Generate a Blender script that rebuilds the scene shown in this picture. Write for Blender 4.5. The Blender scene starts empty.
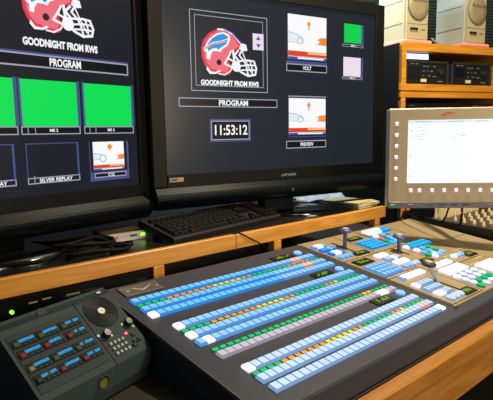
import bpy, math, random
from mathutils import Vector, Matrix
from mathutils.geometry import tessellate_polygon
random.seed(4)
SC = bpy.context.scene
COL = SC.collection
R = math.radians
ZC = 1.30                      # eye height; every z below is relative to the eye
PI = math.pi

# ------------------------------------------------------------------ materials
def lin(c):
    return tuple((v/255/12.92) if v/255 <= .04045 else ((v/255+.055)/1.055)**2.4 for v in c)
M = {}
def mat(name, col, rough=.5, metal=0, emit=None, es=1.0, noise=0, nscale=40, spec=.5, coat=0):
    m = bpy.data.materials.new(name); m.use_nodes = True
    nt = m.node_tree; b = nt.nodes['Principled BSDF']
    c = lin(col)
    b.inputs['Base Color'].default_value = (*c, 1)
    b.inputs['Roughness'].default_value = rough
    b.inputs['Metallic'].default_value = metal
    b.inputs['Specular IOR Level'].default_value = spec
    b.inputs['Coat Weight'].default_value = coat
    if emit is not None:
        b.inputs['Emission Color'].default_value = (*lin(emit), 1)
        b.inputs['Emission Strength'].default_value = es
    if noise:
        tc = nt.nodes.new('ShaderNodeTexCoord'); n = nt.nodes.new('ShaderNodeTexNoise')
        n.inputs['Scale'].default_value = nscale; n.inputs['Detail'].default_value = 4
        mr = nt.nodes.new('ShaderNodeMapRange'); mr.inputs[3].default_value = 1-noise; mr.inputs[4].default_value = 1+noise
        mx = nt.nodes.new('ShaderNodeMix'); mx.data_type = 'RGBA'; mx.blend_type = 'MULTIPLY'; mx.inputs[0].default_value = 1
        mx.inputs[6].default_value = (*c, 1)
        nt.links.new(tc.outputs['Object'], n.inputs['Vector']); nt.links.new(n.outputs['Fac'], mr.inputs[0])
        nt.links.new(mr.outputs[0], mx.inputs[7]); nt.links.new(mx.outputs[2], b.inputs['Base Color'])
    M[name] = m
    return m
def wood(name, c1, c2, axis='X', rough=.4):
    m = bpy.data.materials.new(name); m.use_nodes = True
    nt = m.node_tree; b = nt.nodes['Principled BSDF']; b.inputs['Roughness'].default_value = rough
    tc = nt.nodes.new('ShaderNodeTexCoord'); mp = nt.nodes.new('ShaderNodeMapping')
    s = [26, 26, 26]; s['XYZ'.index(axis)] = 2.2
    mp.inputs['Scale'].default_value = s
    n = nt.nodes.new('ShaderNodeTexNoise'); n.inputs['Scale'].default_value = 1.6; n.inputs['Detail'].default_value = 6
    n.inputs['Distortion'].default_value = 1.2
    cr = nt.nodes.new('ShaderNodeValToRGB')
    cr.color_ramp.elements[0].position = .38; cr.color_ramp.elements[0].color = (*lin(c1), 1)
    cr.color_ramp.elements[1].position = .62; cr.color_ramp.elements[1].color = (*lin(c2), 1)
    nt.links.new(tc.outputs['Object'], mp.inputs[0]); nt.links.new(mp.outputs[0], n.inputs['Vector'])
    nt.links.new(n.outputs['Fac'], cr.inputs[0]); nt.links.new(cr.outputs[0], b.inputs['Base Color'])
    M[name] = m
    return m

wood('oak', (212, 142, 50), (232, 166, 74), 'X')
wood('oak_z', (212, 142, 50), (232, 166, 74), 'Z')
wood('rack_wood', (188, 122, 30), (208, 142, 46), 'X')
wood('apron_wood', (166, 108, 40), (188, 130, 56), 'X', .45)
mat('laminate', (30, 31, 32), .28, noise=.15)
mat('desk_top', (46, 40, 34), .55, noise=.3, nscale=60)
mat('carpet', (26, 24, 23), .95, noise=.4, nscale=90)
mat('wall', (38, 56, 64), .8, noise=.05, nscale=8)
mat('ceiling', (120, 118, 112), .9, noise=.05)
mat('slat', (104, 130, 138), .45, noise=.06)
mat('window_dark', (10, 14, 18), .1)
mat('black', (14, 14, 15), .4)
mat('black_gloss', (9, 9, 11), .16, coat=.5)
mat('bezel', (12, 13, 13), .5, noise=.05, spec=.2)
mat('teal_gloss', (9, 15, 18), .42, spec=.1)
mat('rubber', (9, 9, 9), .6, spec=.15)
mat('charcoal', (62, 64, 77), .5, noise=.05, nscale=300, spec=.25)
mat('plate', (158, 140, 104), .4, noise=.04, nscale=200)
mat('groove', (18, 18, 18), .7, spec=.2)
mat('brushed', (120, 120, 122), .35, .6)
mat('edge_metal', (120, 118, 110), .3, .8)
mat('silver', (188, 190, 188), .35, .3)
mat('silver_dim', (124, 120, 108), .4, .2)
mat('brown_top', (74, 56, 44), .4)
mat('chrome', (210, 214, 216), .12, 1)
mat('lever_blue', (92, 98, 150), .25, .3)
mat('knob_pale', (205, 195, 165), .3)
mat('kbd', (34, 32, 33), .6, spec=.2)
mat('key', (22, 21, 22), .5, spec=.3)
mat('key_dark', (14, 13, 13), .4)
mat('key_red', (52, 20, 22), .5, spec=.2)
mat('intercom', (46, 60, 65), .7, spec=.25, noise=.05, nscale=200)
mat('intercom_dark', (24, 42, 47), .6, spec=.25)
mat('intercom_inset', (28, 46, 51), .65, spec=.25)
mat('grille', (28, 34, 40), .7, spec=.25)
mat('grille_gap', (16, 20, 22), .7)
mat('cell_dark', (14, 28, 34), .7, spec=.2)
mat('btn_green', (44, 62, 22), .6, emit=(70, 110, 30), es=.1, spec=.2)
mat('btn_red', (92, 28, 24), .6, emit=(150, 40, 30), es=.12, spec=.2)
mat('btn_amber', (104, 88, 24), .5, emit=(150, 130, 30), es=.1, spec=.2)
mat('btn_off', (34, 40, 36), .6, spec=.2)
mat('lcd_blue', (4, 16, 24), .8, emit=(22, 172, 244), es=1.0, spec=.05)
mat('pale_key', (116, 124, 130), .45)
mat('red_led', (160, 30, 30), .3, emit=(255, 50, 40), es=1.2)
mat('green_led', (40, 130, 50), .3, emit=(150, 255, 60), es=1.6)
mat('blue_led', (20, 40, 160), .3, emit=(40, 80, 255), es=2.0)
mat('red_glow', (160, 20, 20), .3, emit=(255, 40, 30), es=.7)
mat('display_navy', (16, 18, 34), .25)
mat('spk_beige', (168, 160, 126), .55, noise=.03)
mat('spk_side_lit', (160, 174, 174), .6, noise=.03)  # beige cabinet side with cool window light put into the colour
mat('spk_groove', (110, 112, 104), .6)
mat('spk_cover', (140, 130, 98), .55)
mat('spk_text', (92, 84, 70), .5)
mat('pink', (226, 150, 140), .8)
mat('ccu', (20, 23, 25), .4)
mat('ccu_frame', (36, 40, 43), .4)
mat('mon_case', (176, 158, 128), .45, noise=.03)
mat('mon_side', (206, 206, 216), .4)
mat('mon_strip', (104, 100, 112), .4)
mat('mon_key', (230, 226, 240), .3, emit=(236, 226, 255), es=.45)
mat('mon_logo', (200, 60, 46), .4)
mat('paper', (214, 196, 150), .7)
mat('paper2', (236, 226, 196), .7)
mat('glare_white', (236, 242, 246), .25)  # white of the glare on the television base, given to a mesh
mat('orange_plug', (220, 130, 50), .5)
mat('mixer', (58, 50, 38), .5, noise=.1)
mat('mixer_edge', (20, 18, 17), .4)
mat('knob_tan', (196, 176, 134), .35)
mat('wire_pale', (150, 162, 178), .4)
mat('sticker', (170, 160, 140), .5)
mat('bezel_text', (150, 150, 150), .4)
# things that give off light
def em(name, c, s=1.0): return mat(name, (6, 6, 8), .28, emit=c, es=s, spec=.3)
em('scr_bg', (33, 38, 46), 1.0)
em('scr_bg_b', (27, 30, 38), 1.0)
em('scr_line', (170, 172, 190), .9)
em('scr_blue', (78, 88, 146), .85)
em('scr_white', (250, 250, 252), 1.0)
em('scr_green', (4, 222, 84), 1.0)
em('scr_greenr', (8, 208, 80), 1.0)
em('scr_pinkwhite', (236, 222, 236), 1.0)
em('scr_black', (14, 15, 22), 1.0)
em('h_pink', (236, 112, 124), 1.0)
em('h_red', (226, 58, 84), 1.0)
em('h_white', (246, 246, 250), 1.0)
em('h_blue', (38, 152, 220), 1.0)
em('h_navy', (56, 72, 190), 1.0)
em('h_hole', (60, 26, 34), 1.0)
em('ad_red', (226, 66, 30), 1.0)
em('ad_orange', (250, 140, 50), 1.0)
em('ad_paleorange', (255, 200, 130), 1.0)
em('ad_grey', (176, 196, 206), 1.0)
em('ad_car', (226, 236, 242), 1.0)
em('ad_blue', (40, 90, 180), 1.0)
em('ui_white', (246, 254, 255), 1.05)
em('ui_tint', (212, 240, 242), 1.0)
em('ui_grey', (168, 192, 196), 1.0)
em('ui_blue', (90, 170, 200), 1.0)
em('ui_orange', (240, 160, 120), 1.0)
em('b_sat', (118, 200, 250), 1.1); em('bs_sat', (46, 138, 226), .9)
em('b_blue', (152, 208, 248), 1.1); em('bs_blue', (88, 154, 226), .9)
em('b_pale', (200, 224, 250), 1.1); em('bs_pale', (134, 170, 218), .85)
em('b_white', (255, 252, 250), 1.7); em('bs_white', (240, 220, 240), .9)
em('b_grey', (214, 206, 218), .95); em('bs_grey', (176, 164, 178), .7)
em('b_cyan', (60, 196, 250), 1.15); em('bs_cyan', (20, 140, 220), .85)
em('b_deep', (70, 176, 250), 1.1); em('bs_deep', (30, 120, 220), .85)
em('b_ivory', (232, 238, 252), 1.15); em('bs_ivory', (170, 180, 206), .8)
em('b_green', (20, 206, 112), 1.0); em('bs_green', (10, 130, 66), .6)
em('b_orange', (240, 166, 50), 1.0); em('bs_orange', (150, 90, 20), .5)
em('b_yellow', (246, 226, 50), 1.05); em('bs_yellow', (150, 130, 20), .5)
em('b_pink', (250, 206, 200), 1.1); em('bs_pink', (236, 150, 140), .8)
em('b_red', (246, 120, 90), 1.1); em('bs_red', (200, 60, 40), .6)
em('lcd_green', (136, 190, 30), .75)
em('lcd_back', (44, 52, 20), .6)
em('mon_green', (70, 220, 150), .9)
em('glare_glow', (214, 236, 255), 1.6)  # emission standing in for glare inside the cabinet

# ------------------------------------------------------------------ mesh builder
class MB:
    def __init__(s): s.v = []; s.f = []; s.m = []; s.mats = []; s.sm = []
    def mi(s, m):
        if m not in s.mats: s.mats.append(m)
        return s.mats.index(m)
    def add(s, vs, fs, m, T=None, smooth=False):
        o = len(s.v); i = s.mi(m)
        s.v += [tuple(T @ Vector(v)) if T else tuple(v) for v in vs]
        s.f += [tuple(o+k for k in f) for f in fs]; s.m += [i]*len(fs); s.sm += [smooth]*len(fs)
        return s
    def box(s, x0, x1, y0, y1, z0, z1, m, T=None, bev=0):
        if bev:
            b = min(bev, (x1-x0)/2.01, (y1-y0)/2.01, (z1-z0)/2.01)
            return s.bevbox(x0, x1, y0, y1, z0, z1, b, m, T)
        v = [(x, y, z) for z in (z0, z1) for y in (y0, y1) for x in (x0, x1)]
        f = [(0, 2, 3, 1), (4, 5, 7, 6), (0, 1, 5, 4), (2, 6, 7, 3), (0, 4, 6, 2), (1, 3, 7, 5)]
        return s.add(v, f, m, T)
    def bevbox(s, x0, x1, y0, y1, z0, z1, b, m, T=None):
        vs = []; idx = {}
        X = (x0, x1); Y = (y0, y1); Z = (z0, z1); n = 0
        for i in (0, 1):
            for j in (0, 1):
                for k in (0, 1):
                    sx = (b, -b)[i]; sy = (b, -b)[j]; sz = (b, -b)[k]
                    vs += [(X[i], Y[j]+sy, Z[k]+sz), (X[i]+sx, Y[j], Z[k]+sz), (X[i]+sx, Y[j]+sy, Z[k])]
                    idx[i, j, k] = n; n += 3
        g = lambda i, j, k, a: idx[i, j, k]+a
        f = []
        for i in (0, 1):
            q = [g(i, 0, 0, 0), g(i, 1, 0, 0), g(i, 1, 1, 0), g(i, 0, 1, 0)]; f.append(q if i else q[::-1])
            q = [g(0, i, 0, 1), g(1, i, 0, 1), g(1, i, 1, 1), g(0, i, 1, 1)]; f.append(q if not i else q[::-1])
            q = [g(0, 0, i, 2), g(1, 0, i, 2), g(1, 1, i, 2), g(0, 1, i, 2)]; f.append(q if i else q[::-1])
        for i in (0, 1):
            for j in (0, 1):
                q = [g(i, j, 0, 0), g(i, j, 0, 1), g(i, j, 1, 1), g(i, j, 1, 0)]; f.append(q if i == j else q[::-1])
                q = [g(i, 0, j, 0), g(i, 0, j, 2), g(i, 1, j, 2), g(i, 1, j, 0)]; f.append(q if i != j else q[::-1])
                q = [g(0, i, j, 1), g(0, i, j, 2), g(1, i, j, 2), g(1, i, j, 1)]; f.append(q if i == j else q[::-1])
        for i in (0, 1):
            for j in (0, 1):
                for k in (0, 1):
                    q = [g(i, j, k, 0), g(i, j, k, 1), g(i, j, k, 2)]; f.append(q if (i+j+k) % 2 else q[::-1])
        return s.add(vs, f, m, T)
    def frustum(s, cx, cy, z0, z1, w, d, tw, td, mtop, mside, T=None):
        c = lambda W, D, z: [(cx-W/2, cy-D/2, z), (cx+W/2, cy-D/2, z), (cx+W/2, cy+D/2, z), (cx-W/2, cy+D/2, z)]
        s.add(c(w, d, z0)+c(tw, td, z1), [(0, 1, 5, 4), (1, 2, 6, 5), (2, 3, 7, 6), (3, 0, 4, 7), (3, 2, 1, 0)], mside, T)
        return s.add(c(tw, td, z1), [(0, 1, 2, 3)], mtop, T)
    def cyl(s, c, r, h, m, n=20, T=None, r2=None, cap=None, sx=1, sy=1):
        r2 = r if r2 is None else r2
        a = [(c[0]+r*sx*math.cos(2*PI*i/n), c[1]+r*sy*math.sin(2*PI*i/n), c[2]) for i in range(n)]
        b = [(c[0]+r2*sx*math.cos(2*PI*i/n), c[1]+r2*sy*math.sin(2*PI*i/n), c[2]+h) for i in range(n)]
        s.add(a+b, [(i, (i+1) % n, n+(i+1) % n, n+i) for i in range(n)], m, T, True)
        s.add(a, [tuple(range(n))[::-1]], m, T)
        return s.add(b, [tuple(range(n))], cap or m, T)
    def lathe(s, prof, m, n=20, T=None, sx=1, sy=1):
        vs = []
        for r, z in prof: vs += [(r*sx*math.cos(2*PI*i/n), r*sy*math.sin(2*PI*i/n), z) for i in range(n)]
        fs = [(k*n+i, k*n+(i+1) % n, (k+1)*n+(i+1) % n, (k+1)*n+i) for k in range(len(prof)-1) for i in range(n)]
        s.add(vs, fs, m, T, True)
        k = len(prof)-1
        s.add(vs[:n], [tuple(range(n))[::-1]], m, T); return s.add(vs[k*n:], [tuple(range(n))], m, T)
    def ring(s, c, ri, ro, h, m, n=24, T=None, sx=1, sy=1):
        vs = []
        for r, z in ((ri, 0), (ri, h), (ro, h), (ro, 0)):
            vs += [(c[0]+r*sx*math.cos(2*PI*i/n), c[1]+r*sy*math.sin(2*PI*i/n), c[2]+z) for i in range(n)]
        return s.add(vs, [(k*n+i, ((k+1) % 4)*n+i, ((k+1) % 4)*n+(i+1) % n, k*n+(i+1) % n) for k in range(4) for i in range(n)], m, T)
    def tube(s, pts, r, m, n=8, T=None, sub=6):
        P = [Vector(p) for p in pts]
        if sub and len(P) > 2:
            Q = []
            for i in range(len(P)-1):
                a = P[max(i-1, 0)]; b = P[i]; c = P[i+1]; d = P[min(i+2, len(P)-1)]
                for k in range(sub):
                    t = k/sub
                    Q.append(.5*((2*b)+(c-a)*t+(2*a-5*b+4*c-d)*t*t+(3*b-a-3*c+d)*t**3))
            Q.append(P[-1]); P = Q
        vs = []; up = Vector((0, 0, 1))
        for i, p in enumerate(P):
            t = (P[min(i+1, len(P)-1)]-P[max(i-1, 0)]).normalized()
            a = t.cross(up)
            if a.length < 1e-3: a = t.cross(Vector((1, 0, 0)))
            a.normalize(); b = t.cross(a)
            vs += [p+(a*math.cos(2*PI*k/n)+b*math.sin(2*PI*k/n))*r for k in range(n)]
        s.add(vs, [(i*n+k, (i+1)*n+k, (i+1)*n+(k+1) % n, i*n+(k+1) % n) for i in range(len(P)-1) for k in range(n)], m, T, True)
        s.add(vs[:n], [tuple(range(n))], m, T); return s.add(vs[-n:], [tuple(range(n))[::-1]], m, T)
    def prism(s, prof, x0, x1, m, T=None, caps=True, smooth=False):   # (y,z) profile swept along x
        n = len(prof)
        a = [(x0, y, z) for y, z in prof]; b = [(x1, y, z) for y, z in prof]
        s.add(a+b, [(i, n+i, n+(i+1) % n, (i+1) % n) for i in range(n)], m, T, smooth)
        if caps:
            s.add(a, [tuple(range(n))], m, T); s.add(b, [tuple(range(n))[::-1]], m, T)
        return s
    # flat graphics on a screen: x across, z up, y = how far in front of the glass (negative)
    def poly(s, pts, m, y=-.001):
        tri = tessellate_polygon([[Vector((x, z, 0)) for x, z in pts]])
        area = sum(pts[i][0]*pts[(i+1) % len(pts)][1]-pts[(i+1) % len(pts)][0]*pts[i][1] for i in range(len(pts)))
        fs = []
        for t in tri:
            a, b, c = [pts[k] for k in t]
            fs.append(t if (b[0]-a[0])*(c[1]-a[1])-(b[1]-a[1])*(c[0]-a[0]) > 0 else t[::-1])
        return s.add([(x, y, z) for x, z in pts], fs, m)
    def rect(s, x0, x1, z0, z1, m, y=-.001): return s.poly([(x0, z0), (x1, z0), (x1, z1), (x0, z1)], m, y)
    def frame(s, x0, x1, z0, z1, w, m, y=-.0015):
        s.rect(x0, x1, z1-w, z1, m, y); s.rect(x0, x1, z0, z0+w, m, y)
        s.rect(x0, x0+w, z0+w, z1-w, m, y); return s.rect(x1-w, x1, z0+w, z1-w, m, y)
    def line(s, pts, w, m, y=-.002):
        for (a, b) in zip(pts, pts[1:]):
            a = Vector(a); b = Vector(b); d = (b-a).normalized(); nrm = Vector((-d.y, d.x))*w/2; e = d*w*.3
            s.poly([tuple(a-e-nrm), tuple(b+e-nrm), tuple(b+e+nrm), tuple(a-e+nrm)], m, y)
        return s
    def disc(s, x, z, r, m, y=-.001, n=16, sx=1): return s.poly([(x+r*sx*math.cos(2*PI*i/n), z+r*math.sin(2*PI*i/n)) for i in range(n)], m, y)
    def text(s, t, x0, x1, z0, z1, m, y=-.002, bold=.02, T=None, flat=False):
        vs, fs = text_geo(t, bold)
        lx = min(v[0] for v in vs); hx = max(v[0] for v in vs); lz = min(v[1] for v in vs); hz = max(v[1] for v in vs)
        q = [(x0+(v[0]-lx)/(hx-lx)*(x1-x0), z0+(v[1]-lz)/(hz-lz)*(z1-z0)) for v in vs]
        return s.add([(a, b, y) if flat else (a, y, b) for a, b in q], fs, m, T)
    def build(s, name, parent=None, T=None):
        me = bpy.data.meshes.new(name)
        me.from_pydata(s.v, [], s.f)
        for m in s.mats: me.materials.append(M[m])
        for p, i, sm in zip(me.polygons, s.m, s.sm): p.material_index = i; p.use_smooth = sm
        me.update()
        o = bpy.data.objects.new(name, me); COL.objects.link(o)
        if parent: o.parent = parent
        if T is not None: o.matrix_local = T
        return o
_tc = {}
def text_geo(t, bold):
    if (t, bold) in _tc: return _tc[t, bold]
    cu = bpy.data.curves.new('lettering', 'FONT'); cu.body = t; cu.offset = bold; cu.resolution_u = 3
    o = bpy.data.objects.new('lettering', cu); COL.objects.link(o)
    dg = bpy.context.evaluated_depsgraph_get(); e = o.evaluated_get(dg); me = e.to_mesh()
    r = ([tuple(v.co) for v in me.vertices], [tuple(p.vertices) for p in me.polygons])
    e.to_mesh_clear(); bpy.data.objects.remove(o); bpy.data.curves.remove(cu)
    _tc[t, bold] = r
    return r
def tag(o, label=None, cat=None, group=None, kind=None):
    if label: o['label'] = label
    if cat: o['category'] = cat
    if group: o['group'] = group
    if kind: o['kind'] = kind
    return o
def frameT(o, az=0, tilt=0):
    return Matrix.Translation((o[0], o[1], o[2]+ZC)) @ Matrix.Rotation(R(az), 4, 'Z') @ Matrix.Rotation(R(tilt), 4, 'X')
def empty(name, o, az=0, tilt=0, **k):
    e = bpy.data.objects.new(name, None); COL.objects.link(e); e.empty_display_size = .05
    e.matrix_world = frameT(o, az, tilt)
    return tag(e, **k)
def solo(mb, name, o, az=0, tilt=0, **k):
    ob = mb.build(name); ob.matrix_world = frameT(o, az, tilt)
    return tag(ob, **k)
def S(mb, name, o=(0, 0, 0), az=0): return solo(mb, name, o, az, kind='structure')
def link_copy(o, parent, loc):
    c = o.copy(); COL.objects.link(c); c.parent = parent; c.location = loc
    return c

# ------------------------------------------------------------------ the room
S(MB().box(-2.2, 4.2, -2.5, 4.0, -.05, 0, 'carpet'), 'floor', (0, 0, -1.30))
S(MB().box(-2.2, 4.2, -2.5, 4.0, 0, .05, 'ceiling'), 'ceiling', (0, 0, 1.40))
WP = (3.16, 1.70, 0)
S(MB().box(-5.6, 1.3, 0, .08, -1.30, 1.40, 'wall'), 'wall_back', WP, -20)
S(MB().box(0, .08, -4.2, 1.8, -1.30, 1.40, 'wall'), 'wall_right', (4.10, 1.35, 0), 0)
w = MB().box(-1.6, .9, -.012, -.004, .34, 1.25, 'window_dark').box(-1.64, .94, -.03, -.002, .30, .34, 'wall')
S(w, 'window_1', WP, -20)
# venetian blind
bl = empty('window_blind', (WP[0], WP[1], .36), -20, label='dark teal horizontal slat blind hanging on the wall behind the speakers', cat='window blind')
sl = MB()
for k in range(47):
    z = .0+k*.019
    sl.add([(-1.58, -.050, z+.006), (.88, -.050, z+.006), (.88, -.034, z-.003), (-1.58, -.034, z-.003),
            (-1.58, -.050, z+.0068), (.88, -.050, z+.0068), (.88, -.034, z-.0022), (-1.58, -.034, z-.0022)],
           [(0, 3, 2, 1), (4, 5, 6, 7), (0, 1, 5, 4), (2, 3, 7, 6), (0, 4, 7, 3), (1, 2, 6, 5)], 'slat')
sl.build('slats', bl)
for x in (-1.3, -.86, -.42, .02, .46): MB().box(x-.006, x+.006, -.055, -.053, -.005, .9, 'wall').build('ladder_tape', bl)
MB().box(-1.6, .9, -.06, -.03, .895, .93, 'slat').build('head_rail', bl)

# ------------------------------------------------------------------ desk and riser shelf
desk = empty('desk', (0, 0, -.495), label='long dark topped desk with a thick oak front board under the equipment', cat='desk')
MB().box(-.5, 2.86, .53, 1.66, -.03, 0, 'desk_top').build('desk_top', desk)
MB().box(-.5, 2.2, .495, .529, -.12, .0, 'apron_wood', bev=.004).build('front_board', desk)
for x, y in ((-.44, .6), (2.7, .6), (-.44, 1.6), (2.7, 1.55)):
    MB().box(x-.035, x+.035, y-.035, y+.035, -.805, -.03, 'apron_wood', bev=.003).build('leg', desk)
rs = empty('riser_shelf', (0, 1.155, -.495), label='oak edged black shelf raised on short oak posts under the televisions', cat='shelf')
MB().box(-.45, 1.78, .02, .50, .141, .185, 'laminate').build('shelf_top', rs)
MB().box(-.45, 1.782, 0, .0195, .1405, .1855, 'oak', bev=.002).build('edge_strip', rs)
for x in (.13, .70, 1.155, 1.725): MB().box(x-.017, x+.017, .0, .03, 0, .1402, 'oak_z', bev=.0015).build('post', rs)
for x in (.13, .70, 1.155, 1.725): MB().box(x-.017, x+.017, .46, .49, 0, .1402, 'oak_z').build('post', rs)
MB().box(-.45, 1.78, .492, .50, 0, .1405, 'display_navy').build('back_panel', rs)

# ------------------------------------------------------------------ televisions
def tvbase(name, o, az, label, x0, x1, s0, s1, zs0, zs1, ztop, zb, bx, brx):
    bc = bx if bx < 0 else bx+.16
    t = empty(name, o, az, label=label, cat='television', group=None)
    f = MB()
    f.box(x0, s0, -.012, .05, zb, ztop, 'bezel', bev=.004).box(s1, x1, -.012, .05, zb, ztop, 'bezel', bev=.004)
    f.box(s0, s1, -.012, .05, zs1, ztop, 'bezel').box(s0, s1, -.012, .05, zb, zs0, 'bezel')
    f.build('bezel', t)
    MB().prism([(.05, ztop-.01), (.05, zb+.01), (.10, zb+.08), (.10, ztop-.08)], x0+.03, x1-.03, 'black').build('back_cover', t)
    prof = [(.05, zb-.001), (-.012, zb-.001)]+[(-.012-.022*math.sin(PI*k/8), zb-.003-.066*k/8) for k in range(1, 8)]+[(-.005, zb-.072), (.05, zb-.066)]
    MB().prism(prof, x0+.006, x1-.006, 'teal_gloss', smooth=False).build('speaker_bar', t)
    MB().box(bx-.07, bx+.07, .0, .05, .012, zb-.03, 'black_gloss', bev=.006).build('neck', t)
    MB().lathe([(1.0, 0), (1.0, .006), (.96, .011), (.5, .014), (.2, .016)], 'black_gloss', 40, Matrix.Translation((bc, .02, 0)), brx, .13).build('base', t)
    return t
SH = -.31
T1 = tvbase('television', (.8487, 1.43, SH), 9, 'large black television with three bright green tiles, cut off by the photo left edge', -1.03, -.014, -.975, -.052, .152, .765, .81, .116, -.50, .24)
T2 = tvbase('television', (.8349, 1.40, SH), -9.7, 'large black television showing a clock reading 11:53:12', 0.0, 1.024, .050, .974, .176, .766, .81, .135, .50, .20)
s1 = MB().box(-.975, -.052, -.004, .04, .152, .765, 'scr_bg_b').build('screen', T1)
s2 = MB().box(.050, .974, -.004, .04, .176, .766, 'scr_bg').build('screen', T2)
YS = -.0045
HX = lambda p: [(.0035*0+.2510+(x-188)*.0008038, .5468-(y-302)*.000583) for x, y in p]
def helmet(parent, fn):
    def g(p): return [fn(q) for q in p]
    H = MB()
    sh = [(120, 310), (109, 270), (107, 222), (118, 178), (144, 140), (182, 118), (222, 120), (256, 143), (280, 178), (300, 208), (296, 232), (262, 235), (242, 252), (234, 285), (250, 340), (240, 368), (215, 378), (186, 366), (160, 356), (136, 350)]
    H.poly(g(sh), 'h_red', YS-.0004)
    sh2 = [(132, 305), (122, 270), (120, 224), (130, 184), (152, 150), (186, 128), (222, 130), (252, 150), (272, 182), (288, 212), (262, 228), (238, 246), (226, 285), (236, 335), (225, 358), (190, 350), (150, 335)]
    H.poly(g(sh2), 'h_pink', YS-.0008)
    H.line(g([(186, 119), (222, 121), (258, 144), (284, 180), (304, 205)]), .006, 'h_white', YS-.0012)
    H.line(g([(214, 117), (250, 134), (278, 168), (300, 196)]), .004, 'h_navy', YS-.0016)
    H.poly(g([(296, 192), (322, 202), (328, 236), (304, 240), (286, 226)]), 'h_white', YS-.0016)
    H.disc(*fn((188, 302)), .0095, 'h_hole', YS-.0016)
    # leaping animal emblem
    H.poly(g([(128, 205), (146, 172), (178, 143), (212, 134), (240, 148), (244, 178), (230, 210), (204, 228), (198, 246), (182, 240), (160, 240), (150, 262), (146, 288), (130, 280), (132, 248), (118, 236)]), 'h_white', YS-.0012)
    H.poly(g([(138, 198), (158, 170), (184, 150), (212, 143), (232, 156), (234, 178), (222, 203), (200, 218), (186, 234), (178, 222), (158, 226), (140, 240), (134, 225)]), 'h_blue', YS-.0016)
    H.line(g([(122, 226), (160, 198), (196, 190), (232, 176)]), .0075, 'h_white', YS-.002)
    H.line(g([(124, 226), (160, 200), (196, 191), (230, 178)]), .0035, 'h_red', YS-.0024)
    H.poly(g([(132, 322), (148, 352), (170, 356), (188, 344), (196, 352), (176, 366), (144, 366), (128, 340)]), 'h_white', YS-.0016)
    H.line(g([(186, 366), (214, 372), (242, 352), (250, 330)]), .004, 'h_white', YS-.0018)
    # face guard
    for p, w in (([(238, 262), (214, 310), (250, 330), (276, 352)], .006), ([(246, 240), (232, 280), (262, 300)], .006), ([(256, 236), (262, 300), (274, 350)], .008),
                 ([(282, 236), (262, 262), (284, 296), (280, 350)], .007), ([(300, 236), (286, 262), (312, 300), (322, 330), (330, 378)], .006),
                 ([(284, 296), (330, 292), (360, 298)], .006), ([(360, 298), (372, 340), (366, 376), (330, 382), (298, 362), (280, 345)], .007),
                 ([(290, 324), (330, 318), (366, 322)], .005), ([(294, 348), (334, 346), (370, 350)], .005), ([(340, 296), (350, 340), (350, 378)], .005), ([(300, 236), (318, 292), (344, 360)], .004)):
        H.line(g(p), w, 'h_white', YS-.002)
    H.disc(*fn((270, 325)), .018, 'h_white', YS-.0021)
    return H.build('helmet_picture', parent)
f2 = lambda q: (.2510+(q[0]-188)*.0008038, .5468-(q[1]-302)*.000583)
def f2w(q):      # removes the small perspective skew of the traced outline
    x, z = f2(q); return (x, z+(x-.32)*.06)
helmet(s2, f2w)
helmet(s1, lambda q: (-.3326+(f2w(q)[0]-.251)*.958, .6214+(f2w(q)[1]-.5468)*.9))
def tile(parent, name, fn):
    m = MB(); fn(m); return m.build(name, parent)
def ad(m, x0, x1, z0, z1, wide=True):
    X = lambda t: x0+(x1-x0)*t
    Z = lambda t: z0+(z1-z0)*t
    m.rect(x0, x1, z0, z1, 'scr_white', YS-.001)
    y = YS-.0015
    m.rect(X(0), X(1), Z(0), Z(.06), 'ad_blue', y); m.rect(X(.24), X(.92), Z(.015), Z(.05), 'scr_white', y-.0004)
    m.rect(X(0), X(1), Z(.07), Z(.19), 'ad_red', y); m.rect(X(.5), X(1), Z(.13), Z(.18), 'ad_paleorange', y-.0004)
    m.poly([(X(0), Z(.38)), (X(.40), Z(.38)), (X(.36), Z(.50)), (X(.22), Z(.57)), (X(0), Z(.60))], 'ad_car', y)
    m.line([(X(0), Z(.60)), (X(.2), Z(.57)), (X(.36), Z(.5)), (X(.4), Z(.40))], .003, 'ad_grey', y-.0004)
    m.line([(X(0), Z(.375)), (X(.42), Z(.375))], .002, 'ad_grey', y-.0004); m.line([(X(.7), Z(.36)), (X(1), Z(.36))], .002, 'ad_grey', y-.0004)
    m.disc(X(.30), Z(.42), .012, 'ad_grey', y-.0006); m.disc(X(.30), Z(.42), .008, 'scr_white', y-.001)
    m.poly([(X(.76), Z(.38)), (X(1), Z(.36)), (X(1), Z(.54)), (X(.84), Z(.53)), (X(.74), Z(.47)), (X(.82), Z(.45))], 'ad_orange', y)
    m.disc(X(.53), Z(.82), .008, 'ad_orange', y); m.rect(X(.515), X(.55), Z(.68), Z(.80), 'ad_orange', y)
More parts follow.
